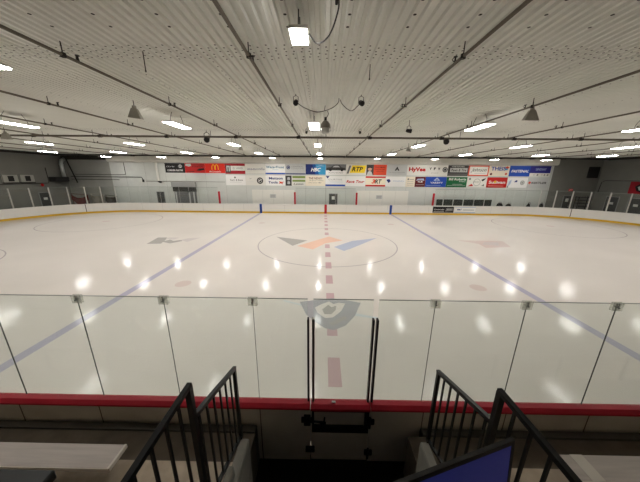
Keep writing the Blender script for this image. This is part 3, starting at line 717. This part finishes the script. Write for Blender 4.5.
# ------------------------------------------------------------------ ceiling pipes, lights, speakers
ZP = 6.4
def pipe_run(x, label, y0=-16.5, y1=13.9):
    o = thing('sprinkler_pipe', label, 'pipe', (x, 0, ZP), 'sprinkler pipes under the roof deck')
    b = MB(); b.tube([(0, y0, 0), (0, y1, 0)], .028, pipe_m, 8); b.build('pipe', o)
    y = -11.05
    while y < 13.5:
        b = MB(); b.tube([(0, y, 0), (0, y, ZC-ZP+.02)], .01, pipe_d, 5); b.lathe([(.03, -.035), (.045, -.035), (.045, .035), (.03, .035)], 0, y, pipe_d, 8); b.build('hanger', o)
        b = MB(); yy = y+.28; b.tube([(0, yy, 0), (0, yy, .1)], [.022, .012], pipe_d, 6); b.lathe([(0, .1), (.035, .1), (.035, .112), (0, .112)], 0, yy, pipe_d, 8); b.tube([(-.02, yy, .03), (-.05, yy+.02, .07), (-.02, yy, .1)], .008, pipe_d, 5); b.build('sprinkler_head', o)
        y += 3.05
    return o
ords = ['first', 'second', 'third', 'fourth', 'fifth', 'sixth', 'seventh', 'eighth', 'ninth', 'tenth']
for i, x in enumerate((-1.63, -4.89, -8.52, -12.04, -15.58, -18.96, -22.52, -26.07)):
    pipe_run(x, 'thin overhead pipe running to the far wall, %s left of the middle lights' % ords[i])
for i, x in enumerate((2.07, 5.76, 9.48, 12.87, 16.42, 19.92, 23.48, 27.03)):
    pipe_run(x, 'thin overhead pipe running to the far wall, %s right of the middle lights' % ords[i])
o = thing('sprinkler_main', 'thicker overhead pipe running across all the thin pipes', 'pipe', (0, -2.38, 6.3))
b = MB(); b.tube([(-31.6, -.05, 0), (31.6, .05, 0)], .05, pipe_m, 10); b.build('pipe', o)
for x in (-26.07, -22.52, -18.96, -15.58, -12.04, -8.52, -4.89, -1.63, 2.07, 5.76, 9.48, 12.87, 16.42, 19.92, 23.48, 27.03):
    b = MB(); b.tube([(x-.09, 0, 0), (x+.09, 0, 0)], .07, pipe_d, 8); b.tube([(x, 0, 0), (x, 0, ZP-6.3)], .035, pipe_d, 6); b.build('fitting', o)
for x in (-26, -18.7, -12.4, -6.2, -.2, 6.7, 13, 19.5, 26):
    b = MB(); b.tube([(x, 0, 0), (x, 0, .31)], .012, pipe_d, 5); b.build('hanger', o)

def make_light(label, loc, L=1.32, W=.38, group='slim ceiling lights over the ice'):
    o = thing('ceiling_light', label, 'ceiling light', loc, group)
    b = MB(); b.bbox(-W/2, W/2, -L/2, L/2, 0, .05, fix_m, .012); b.build('housing', o)
    b = MB(); b.box(-W/2+.015, W/2-.015, -L/2+.015, L/2-.015, -.012, -.001, led); b.build('diffuser', o)
    for s in (-1, 1):
        b = MB(); h = ZC-loc[2]; b.tube([(0, s*L*.33, .05), (0, s*L*.3, h*.55), (0, s*L*.2, h+.01)], .008, wire_m, 5); b.build('hanger', o)
    return o
XL = (-24.28, -18.11, -12.13, -5.89, -0.68, 5.52, 11.77, 18.16, 23.75)
YR = ((-5.93, 'second row from the stands'), (.12, 'middle row'), (6.16, 'second row from the far wall'), (11.95, 'row nearest the far wall'))
proto = None
colname = ['leftmost', 'second from left', 'third from left', 'fourth from left', 'in the middle', 'fourth from right', 'third from right', 'second from right', 'rightmost']
for y, rn in YR:
    for i, x in enumerate(XL):
        l = 'slim white ceiling light in the %s, %s' % (rn, colname[i]) if i != 4 else 'slim white ceiling light in the middle of the %s' % rn if 'middle' not in rn else 'slim white ceiling light at the centre of the middle row'
        loc = (x, y, 6.2)
        if y > 10: continue
        if proto is None: proto = make_light(l, loc)
        else: dup(proto, loc, l, 'slim ceiling lights over the ice')
for i, x in enumerate(XL):
    l = 'short ceiling light in the row nearest the far wall, %s' % colname[i]
    if i == 0: p5 = make_light(l, (x, 11.95, 6.2), .8, .5, 'short ceiling lights near the far wall')
    else: dup(p5, (x, 11.95, 6.2), l)
make_light('short square ceiling light hanging nearest the stands', (-.68, -11.8, 6.33), .42, .27)
make_light('ceiling light cut by the left edge, above the first hanging pipe', (-6.1, -11.45, 6.2), .9, .4)

# horn speakers (grey tapered boxes)
def horn(loc, label, s=1.0, yaw=0):
    o = thing('hanging_horn_speaker', label, 'speaker', loc, 'grey horn speakers under the roof')
    b = MB(); a, c = .12*s, .3*s
    b.hexa([(-c, -c*.7, -.28*s), (c, -c*.9, -.34*s), (c, c*.7, -.28*s), (-c, c*.7, -.22*s), (-a, -a, .2*s), (a, -a, .2*s), (a, a, .2*s), (-a, a, .2*s)], horn_m); b.build('horn', o)
    b = MB(); b.lathe([(.0, .2*s), (.1*s, .2*s), (.1*s, .32*s), (0, .32*s)], 0, 0, horn_m, 12); b.build('driver', o)
    b = MB(); b.tube([(0, 0, .3*s), (0, 0, ZC-loc[2]+.05)], .012, wire_m, 5); b.build('bracket', o)
    o.rotation_euler.z = yaw
    return o
horn((-6.25, -7.6, 6.26), 'grey horn speaker hanging left of the middle lights, near the stands', .6, .3)
horn((6.04, -7.65, 6.26), 'grey horn speaker hanging right of the middle lights, near the stands', .6, -.3)
horn((-6.2, 2.35, 6.22), 'small grey horn speaker hanging beyond the cross pipe, left of middle', .5)
horn((5.6, 2.2, 6.22), 'small grey horn speaker hanging beyond the cross pipe, right of middle', .5)
horn((-16.4, -2.9, 6.22), 'grey horn speaker hanging high at the left, below the cross pipe', .6)

# dome lamp
o = thing('hanging_dome_lamp', 'metal dome lamp with pale lens beside the second middle light', 'lamp', (-.26, -7.15, 5.88)); o.scale = (.82, .82, .82)
b = MB(); b.lathe([(.0, .34), (.06, .34), (.12, .3), (.19, .2), (.215, .06), (.2, .05), (.1, .1), (0, .12)], 0, 0, dome_m, 24); b.build('shade', o, smooth=True)
b = MB(); b.lathe([(0, .08), (.16, .08), (.165, -.1), (.13, -.16), (0, -.18)], 0, 0, dome_l, 20); b.build('lens', o, smooth=True)
b = MB(); b.lathe([(0, .34), (.05, .34), (.05, .46), (0, .46)], 0, 0, spk_m, 10); b.build('cap', o)
b = MB(); b.tube([(.05, 0, .46), (.12, 0, .58), (.05, 0, .72), (-.05, 0, .72), (0, 0, .99)], .012, wire_m, 5); b.build('hook', o)

def spot(loc, label, s=1.0, aim=(0, -1, -.6)):
    o = thing('ceiling_speaker', label, 'speaker', loc, 'small dark speakers under the roof')
    d = Vector(aim).normalized(); c = Vector((0, 0, -.12*s))
    b = MB(); b.tube([c-d*.16*s, c-d*.08*s, c+d*.14*s, c+d*.18*s], [.06*s, .1*s, .12*s, .1*s], spk_m, 12); b.build('body', o)
    b = MB(); b.tube([(.11*s, 0, -.1*s), (.11*s, 0, .1*s), (0, 0, .16*s), (-.11*s, 0, .1*s), (-.11*s, 0, -.1*s)], .014*s, spk_m, 5); b.tube([(0, 0, .16*s), (0, 0, ZC-loc[2]+.02)], .012, wire_m, 5); b.build('yoke', o)
    return o
spot((-1.12, -8.23, 6.49), 'small dark speaker joined by a loose cable, left of the dome lamp', .62)
spot((.74, -8.2, 6.49), 'small dark speaker right of the dome lamp', .62, (.4, -1, -.5))
spot((-6.43, -2.34, 6.34), 'dark speaker beyond the cross pipe, left of middle', 1.2, (.3, -1, -.4))
spot((6.08, -2.23, 6.34), 'dark speaker beyond the cross pipe, right of middle', 1.2, (-.3, -1, -.4))
spot((-1.16, -3.12, 6.5), 'tiny dark speaker just left of the second middle light', .5)
spot((1.43, -3.22, 6.5), 'tiny dark speaker to the right of the dome lamp, beyond it', .5)
spot((3.2, -5.0, 6.3), 'small dark speaker hanging between the right pipes before the cross pipe', .7, (1, -.4, -.2))
def cable(pts, label):
    def cr(p, t):
        i = min(int(t), len(p)-2); u = t-i; q = [Vector(p[max(i-1, 0)]), Vector(p[i]), Vector(p[i+1]), Vector(p[min(i+2, len(p)-1)])]
        return .5*((2*q[1])+(q[2]-q[0])*u+(2*q[0]-5*q[1]+4*q[2]-q[3])*u*u+(3*q[1]-q[0]-3*q[2]+q[3])*u**3)
    b = MB(); b.tube([cr(pts, k*(len(pts)-1)/24) for k in range(25)], .011, wire_m, 5); return tag(b.build('hanging_cable'), label, 'cable')
cable([(-1.08, -8.2, 6.4), (-.85, -8.0, 6.31), (-.5, -7.85, 6.25), (-.1, -7.9, 6.34), (.1, -7.85, 6.5), (.13, -7.8, 6.64)], 'thin dark cable sagging from the small left speaker toward the middle')
cable([(.71, -8.15, 6.4), (.55, -7.85, 6.3), (.4, -7.82, 6.34), (.22, -7.8, 6.5), (.16, -7.8, 6.64)], 'thin dark cable from the small right speaker toward the middle')
cable([(-.54, -11.8, 6.37), (-.42, -11.75, 6.27), (-.25, -11.95, 6.28), (-.15, -12.3, 6.38), (-.17, -12.5, 6.45)], 'dark cable curling from the nearest ceiling light to a ceiling box')
o = thing('ceiling_box', 'small dark outlet box with plug on the ceiling right of the nearest light', 'outlet box', (-.18, -12.52, 6.5))
b = MB(); b.bbox(-.06, .06, -.05, .05, .0, .1, horn_m, .01); b.build('housing', o)
b = MB(); b.tube([(0, .03, 0), (.01, .06, -.08), (.0, .1, -.14)], [.03, .03, .015], spk_m, 8); b.build('plug', o)
for i, (x, y, h, l) in enumerate(((.42, -13.1, .28, 'short rod hanging from the ceiling right of the outlet box'), (-3.7, -10.7, .3, 'short thin rod under the ceiling left, below the screw seam'), (.62, -10.2, .25, 'short thin rod under the ceiling right of the middle'), (6.4, -10.3, .3, 'short thin rod under the ceiling at far right'))):
    b = MB(); b.tube([(0, 0, -h), (0, 0, .005)], .009, pipe_d, 5); b.lathe([(0, -h-.03), (.014, -h-.03), (.014, -h), (0, -h)], 0, 0, pipe_d, 6); tag(b.build('hanging_rod', None, (x, y, ZC)), l, 'rod', 'short rods under the ceiling')

# ------------------------------------------------------------------ near boards, glass and gate
YF, YBK = -12.95, -13.09          # ice face, stand-side face
GT, CZ = 2.79, 1.09               # top of glass, top of cap
def near_boards(x0, x1, label):
    o = thing('dasher_boards', label, 'rink boards', ((x0+x1)/2, -13.02, 0))
    b = MB(); b.box(x0, x1, YBK, YF-.01, 0, 1.03, board_back)
    x = (math.floor(x0/1.22)+1)*1.22
    while x < x1:
        if abs(x-x0) > .1: b.box(x-.006, x+.006, YBK-.004, YBK, 0, 1.03, conc_d)
        x += 1.22
    rel(b, o).build('board_panel', o)
    b = MB(); b.box(x0, x1, YF-.01, YF, 0, 1.03, white_board); rel(b, o).build('ice_face', o)
    # red cap with a sloping lip toward the stands
    prof = [(-12.962, 1.05), (-12.962, 1.09), (-13.055, 1.09), (-13.112, 1.06), (-13.112, 1.03), (-13.085, 1.03), (-13.085, 1.05)]
    b = MB(); n = len(prof)
    b.add([(x0, y, z) for y, z in prof]+[(x1, y, z) for y, z in prof], [(i, (i+1) % n, n+(i+1) % n, n+i) for i in range(n)]+[tuple(range(n))[::-1], tuple(range(n, 2*n))], red_cap)
    rel(b, o).build('cap_rail', o)
    b = MB(); b.box(x0, x1, YF, YF+.012, 0, .2, yellow); rel(b, o).build('kick_strip', o)
near_boards(-21.95, -.47, 'near rink boards with red cap left of the gate')
near_boards(.44, 21.95, 'near rink boards with red cap right of the gate')
def near_pane(x0, x1, label, top=GT, gap=.0025):
    b = MB(); b.box(x0+gap, x1-gap, -12.987, -12.975, CZ, top, near_glass)
    o = b.build('rink_glass', None, (0, 0, 0)); tag(o, label, 'glass pane', 'glass panes on the near boards')
    b = MB(); b.box(x0+gap, x1-gap, -12.987, -12.975, top, top+.007, pane_edge); b.build('top_edge', o)
    return o
seams_l = [-.5, -1.25, -2.47, -3.66, -4.87, -6.09, -7.31]
seams_r = [.46, 1.22, 2.44, 3.63, 4.85, 6.07, 7.29]
for sd, ss in (('left', seams_l), ('right', seams_r)):
    for i in range(len(ss)-1):
        a, c = sorted((ss[i], ss[i+1]))
        near_pane(a, c, ('narrow clear glass pane on the near boards just %s of the gate' % sd) if i == 0 else 'clear glass pane on the near boards, %s one %s of the gate' % (ords[i], sd))
    for i, x in enumerate(ss[1:]):
        o = thing('glass_clip', 'square metal clip on the near glass top, %s one %s of the gate' % (ords[i], sd), 'clip', (x, -12.98, GT-.05), 'metal clips on the near glass')
        b = MB(); b.bbox(-.066, .066, -.022, -.008, -.055, .065, clip_m, .004); b.bbox(-.066, .066, .008, .022, -.055, .065, clip_m, .004); b.build('plate', o)
        b = MB(); b.tube([(0, -.035, .0), (0, .03, .0)], .011, clip_d, 6); b.box(-.005, .005, -.0235, -.0215, .0, .065, clip_d); b.build('bolt', o)
        b = MB(); b.box(-.0018, .0018, -.007, .007, CZ-GT+.05, .05, pane_seam); b.build('joint_strip', o)

# gate
g = thing('gate', 'rink gate with red cap, glass pane, dark frame and latch', 'gate', (-.015, -13.02, 0))
xg0, xg1 = -.46, .43
def gp(b, name, par=None): 
    o = rel(b, g).build(name, par or g); return o
b = MB(); prof = [(-12.962, 1.05), (-12.962, 1.09), (-13.06, 1.09), (-13.115, 1.06), (-13.115, 1.02), (-13.09, 1.02), (-13.09, 1.05)]; n = len(prof)
b.add([(xg0, y, z) for y, z in prof]+[(xg1, y, z) for y, z in prof], [(i, (i+1) % n, n+(i+1) % n, n+i) for i in range(n)]+[tuple(range(n))[::-1], tuple(range(n, 2*n))], red_cap); gp(b, 'cap_rail')
b = MB(); b.box(xg0+.005, xg1-.005, -13.05, YF, .01, 1.05, board_back); b.box(xg0+.005, xg1-.005, -13.085, -13.05, .01, .6, board_back); gp(b, 'gate_panel')
b = MB(); b.box(xg0+.02, xg1-.01, -13.095, -13.05, .58, .69, black_paint); b.box(xg0+.02, xg0+.05, -13.095, -13.05, .69, 1.0, black_paint); b.box(xg1-.075, xg1-.01, -13.095, -13.05, .69, 1.0, black_paint); b.box(xg0+.05, xg1-.075, -13.095, -13.05, .985, 1.03, black_paint); gp(b, 'recess_frame')
b = MB(); b.box(xg0+.035, xg1-.04, -12.987, -12.975, CZ, GT+.0, near_glass); pn = gp(b, 'glass_pane')
b = MB(); b.box(xg0+.035, xg1-.04, -12.987, -12.975, GT, GT+.007, pane_edge); gp(b, 'pane_edge', pn)
for x, m, w in ((-.425, bronze, .035), (.405, black_paint, .028)):
    b = MB(); b.bbox(x-w/2, x+w/2, -13.02, -12.945, CZ-.02, 2.5, m, .006); gp(b, 'gate_post')
b = MB(); b.bbox(-.56, -.46, -13.15, -13.085, .77, .93, latch_black, .008); b.bbox(-.6, -.42, -13.14, -13.085, .815, .885, latch_black, .008); b.tube([(-.56, -13.12, .84), (-.24, -13.14, .84)], .014, latch_black, 8); la = gp(b, 'latch')
b = MB(); b.tube([(-.26, -13.15, .84), (-.25, -13.16, .96)], .012, latch_black, 8); b.bbox(-.32, -.23, -13.165, -13.135, .82, .855, latch_black, .005); gp(b, 'latch_lever', la)
b = MB(); b.box(xg0-.006, xg0+.012, -13.1, -13.086, .4, 1.03, alu); gp(b, 'edge_strip')
b = MB(); b.bbox(-.54, -.4, -13.125, -13.085, .2, .3, latch_black, .008); gp(b, 'hinge')
for z in (.78, .16):
    b = MB(); b.bbox(.38, .5, -13.125, -13.085, z, z+.09, latch_black, .008); b.tube([(.43, -13.12, z-.06), (.43, -13.12, z+.14)], .018, latch_black, 8); gp(b, 'hinge')
for x, l in ((-.497, 'slim black glass post on the boards left of the gate'), (.462, 'slim black glass post on the boards right of the gate')):
    b = MB(); b.bbox(-.014, .014, -.04, .035, 0, 1.41, black_paint, .005)
    o = tag(b.build('glass_post', None, (x, -12.98, CZ)), l, 'post', 'slim posts beside the gate')
b = MB(); b.bbox(-.028, .028, -.016, .016, 0, .012, P['white'], .004); tag(b.build('tape_scrap', None, (-.115, -13.02, 1.091)), 'small white scrap lying on the red gate cap', 'scrap')

# ------------------------------------------------------------------ stands
def stand(name, x0, x1, sgn):
    b = MB()
    b.box(x0, x1, -13.62, -13.24, 0, .73, conc_d)
    b.box(x0, x1, -13.86, -13.62, 0, .73, conc_d)
    b.box(x0, x1, -14.62, -13.86, 0, 1.12, conc)
    b.box(x0, x1, -15.35, -14.62, 0, 1.55, conc)
    b.box(x0, x1, -16.2, -15.35, 0, 2.0, conc)
    b.box(x0, x1, -17.2, -16.2, 0, 2.45, conc)
    b.box(x0, x1, YB, -17.2, 0, 2.85, conc)
    return struct(b.build(name), 'stepped concrete stand')
stand('floor_stand_left', -22, -1.27, -1); stand('floor_stand_right', .97, 22, 1)
b = MB()                                                   # aisle stairs, dark
for k in range(9):
    b.box(-1.13, .85, -13.75-.3*(k+1), -13.75-.3*k, 0, min(.18*(k+1), 2.6), rubber)
b.box(-1.13, .85, YB, -16.45, 0, 2.7, rubber)
struct(b.build('floor_stairs'), 'dark aisle steps down to the gate')
for x0, x1, nm in ((-22, -1.28, 'baseboard_left'), (1.2, 22, 'baseboard_right')):     # channel behind the boards
    b = MB(); b.box(x0, x1, -13.24, -13.1, .0, .7, dark_trim); b.box(x0, x1, -13.225, -13.13, .7, .745, channel_m); struct(b.build(nm), 'dark steel channel behind the near boards')
# aisle side walls, stepped
def curb(nm, xi, xo, label):
    b = MB(); a, c = sorted((xi, xo))
    b.bbox(a, c, -14.9, -13.78, 0, 1.39, curb_m, .012)
    struct(b.build(nm), label)
    s = 1 if xo > xi else -1
    a, c = sorted((xi+s*.04, xo+s*.0))
    for k, (y0, y1, z) in enumerate(((-14.54, -14.14, 1.52), (-15.5, -14.55, 1.94))):
        b = MB(); b.bbox(a, c, y0, y1, 1.2, z, curb_m, .012); struct(b.build('%s_step' % nm), 'stepped block on the aisle side wall')
curb('wall_aisle_left', -1.15, -1.26, 'low pale side wall of the aisle')
curb('wall_aisle_right', .86, .96, 'low pale side wall of the aisle')

def rail_far(x, label):
    o = thing('handrail', label, 'handrail', (x, -13.78, 1.39), 'black aisle handrails')
    zt0, zt1, y0, y1 = .99, 1.28, .0, -.78
    b = MB(); b.bar((0, y0+.02, zt0-.005), (0, y1, zt1), .036, .036, black_metal); b.build('top_rail', o)
    b = MB(); b.bar((0, y0, 0), (0, y0, zt0), .034, .034, black_metal); b.build('post', o)
    b = MB(); b.bar((0, y0, .04), (0, y1, .33), .03, .03, black_metal); b.build('bottom_rail', o)
    for k in range(1, 7):
        t = k/6.6; y = y0+(y1-y0)*t
        b = MB(); b.bar((0, y, .05+.29*t), (0, y, zt0+(zt1-zt0)*t), .016, .016, black_metal); b.build('baluster', o)
    return o
rail_far(-1.25, 'black sloping handrail nearest the gate on its left'); rail_far(.95, 'black sloping handrail nearest the gate on its right')
def rail_near(x, s, label):
    o = thing('handrail', label, 'handrail', (x, -14.56, 1.94), 'black aisle handrails')
    b = MB(); b.bar((0, .02, 1.01), (0, -1.35, 1.03), .034, .034, black_metal); b.build('top_rail', o)
    b = MB(); b.bar((0, 0, 0), (0, 0, 1.01), .04, .04, black_metal); b.build('post', o)
    b = MB(); b.bar((0, -1.32, 0), (0, -1.32, 1.02), .045, .045, black_metal); b.build('post', o)
    b = MB(); b.bar((0, 0, .06), (0, -1.3, .1), .03, .03, black_metal); b.build('bottom_rail', o)
    for k in range(1, 10):
        b = MB(); b.bar((0, -.13*k, .07), (0, -.13*k, 1.01), .016, .016, black_metal); b.build('baluster', o)
rail_near(-1.25, -1, 'level black handrail closest to the camera, left of the aisle'); rail_near(.95, 1, 'level black handrail closest to the camera, right of the aisle')

def bench(x0, x1, y0, y1, z, label, strip=None):
    o = thing('bleacher_bench', label, 'bench', ((x0+x1)/2, (y0+y1)/2, .73))
    b = MB(); b.bbox(x0, x1, y0, y1, z-.045, z, plank_m, .004); rel(b, o).build('seat_plank', o)
    e = x1 if x0 < 0 else x0
    b = MB(); b.box(e-.012, e+.012, y0-.003, y1+.003, z-.047, z+.002, plank_e); rel(b, o).build('end_cap', o)
    b = MB(); b.box(x0, x1, y0-.008, y0, z-.045, z+.001, plank_e); rel(b, o).build('edge_strip', o)
    if strip:
        b = MB(); b.box(strip, strip+.14, y0, y1, z, z+.004, plank_e); rel(b, o).build('joint_cover', o)
    x = e + (-.5 if x0 < 0 else .5)
    while x0+.1 < x < x1-.1:
        b = MB(); b.bar((x, -13.83, .73), (x, -13.83, z-.045), .05, .05, bracket_m); b.bar((x, y0+.02, z-.07), (x, y1-.02, z-.07), .05, .05, bracket_m); rel(b, o).build('bracket', o)
        x += -1.2 if x0 < 0 else 1.2
bench(-9, -2.62, -14.06, -13.815, 1.3, 'pale plank bleacher bench left of the aisle')
bench(2.43, 9, -14.08, -13.825, 1.3, 'pale plank bleacher bench with joint cover right of the aisle', 2.58)
o = thing('bleacher_bench', 'black bench at the lower left corner behind the pale bench', 'bench', (-5.3, -14.55, 1.12))
b = MB(); b.bbox(-3, 2.62, -.13, .15, .62, .72, black_paint, .015); b.build('seat_plank', o)
for x in (-2.2, -.6, .9, 2.2):
    b = MB(); b.bar((x, 0, 0), (x, 0, .59), .06, .2, black_paint); b.build('leg', o)

# blue panel with black frame by the right handrail
o = thing('display_panel', 'blue panel in a thick black frame beside the right handrail', 'panel', (.39, -15.03, 1.0))
ax = Vector((.956, .292, .0)); L = .74; d = ax.normalized(); up = Vector((-.12, .0, 1)).normalized(); nn = d.cross(up)
tr = Vector((.645, -15.02, 3.155)) - Vector(o.location)
def pq(u, v, w): return tr - d*u - up*v + nn*w
def pbox(u0, u1, v0, v1, w0, w1, m): 
    return MB().hexa([pq(u1, v1, w0), pq(u0, v1, w0), pq(u0, v1, w1), pq(u1, v1, w1), pq(u1, v0, w0), pq(u0, v0, w0), pq(u0, v0, w1), pq(u1, v0, w1)], m)
pbox(.02, L-.02, .02, .5, -.008, .008, panel_blue).build('blue_sheet', o)
f = pbox(0, L, 0, .03, -.009, .009, black_paint); f.hexa(pbox(0, .018, .024, .5, -.009, .009, black_paint).v, black_paint); f.hexa(pbox(L-.018, L, .024, .5, -.009, .009, black_paint).v, black_paint); f.hexa(pbox(0, L, .5, .53, -.009, .009, black_paint).v, black_paint)
f.build('frame', o)
for u in (.1, L-.1):
    q = pq(u, .53, 0); b = MB(); b.bar((q.x, q.y, q.z), (q.x, q.y-.1, .05), .03, .03, black_paint); b.build('leg', o)

# ------------------------------------------------------------------ camera, world, render look
CX, CY, CH, PIT, YAW, ROL, F = -.31, -15.939, 4.402, .2634, -.0112, .0087, 242.83
c, s = math.cos(YAW), math.sin(YAW); ex = Vector((c, -s, 0)); ey = Vector((s, c, 0)); ez = Vector((0, 0, 1))
c, s = math.cos(PIT), math.sin(PIT); fw = ey*c - ez*s; dn = -(ey*s + ez*c)
c, s = math.cos(ROL), math.sin(ROL); rt = ex*c - dn*s; d2 = ex*s + dn*c
cam = bpy.data.cameras.new('camera'); cam.sensor_fit = 'HORIZONTAL'; cam.sensor_width = 36; cam.lens = F/640*36; cam.clip_start = .05; cam.clip_end = 200
co = bpy.data.objects.new('camera', cam); COL.objects.link(co)
co.matrix_world = Matrix(((rt.x, -d2.x, -fw.x, CX), (rt.y, -d2.y, -fw.y, CY), (rt.z, -d2.z, -fw.z, CH), (0, 0, 0, 1)))
sc.camera = co
w = bpy.data.worlds.new('world'); sc.world = w; w.use_nodes = True
w.node_tree.nodes['Background'].inputs[0].default_value = (.5, .5, .48, 1); w.node_tree.nodes['Background'].inputs[1].default_value = .02
sc.view_settings.view_transform = 'Standard'; sc.view_settings.look = 'None'; sc.view_settings.exposure = 0
sc.cycles.max_bounces = 8; sc.cycles.diffuse_bounces = 5; sc.cycles.glossy_bounces = 4; sc.cycles.transparent_max_bounces = 24
sc.cycles.use_denoising = True; sc.cycles.sample_clamp_indirect = 8
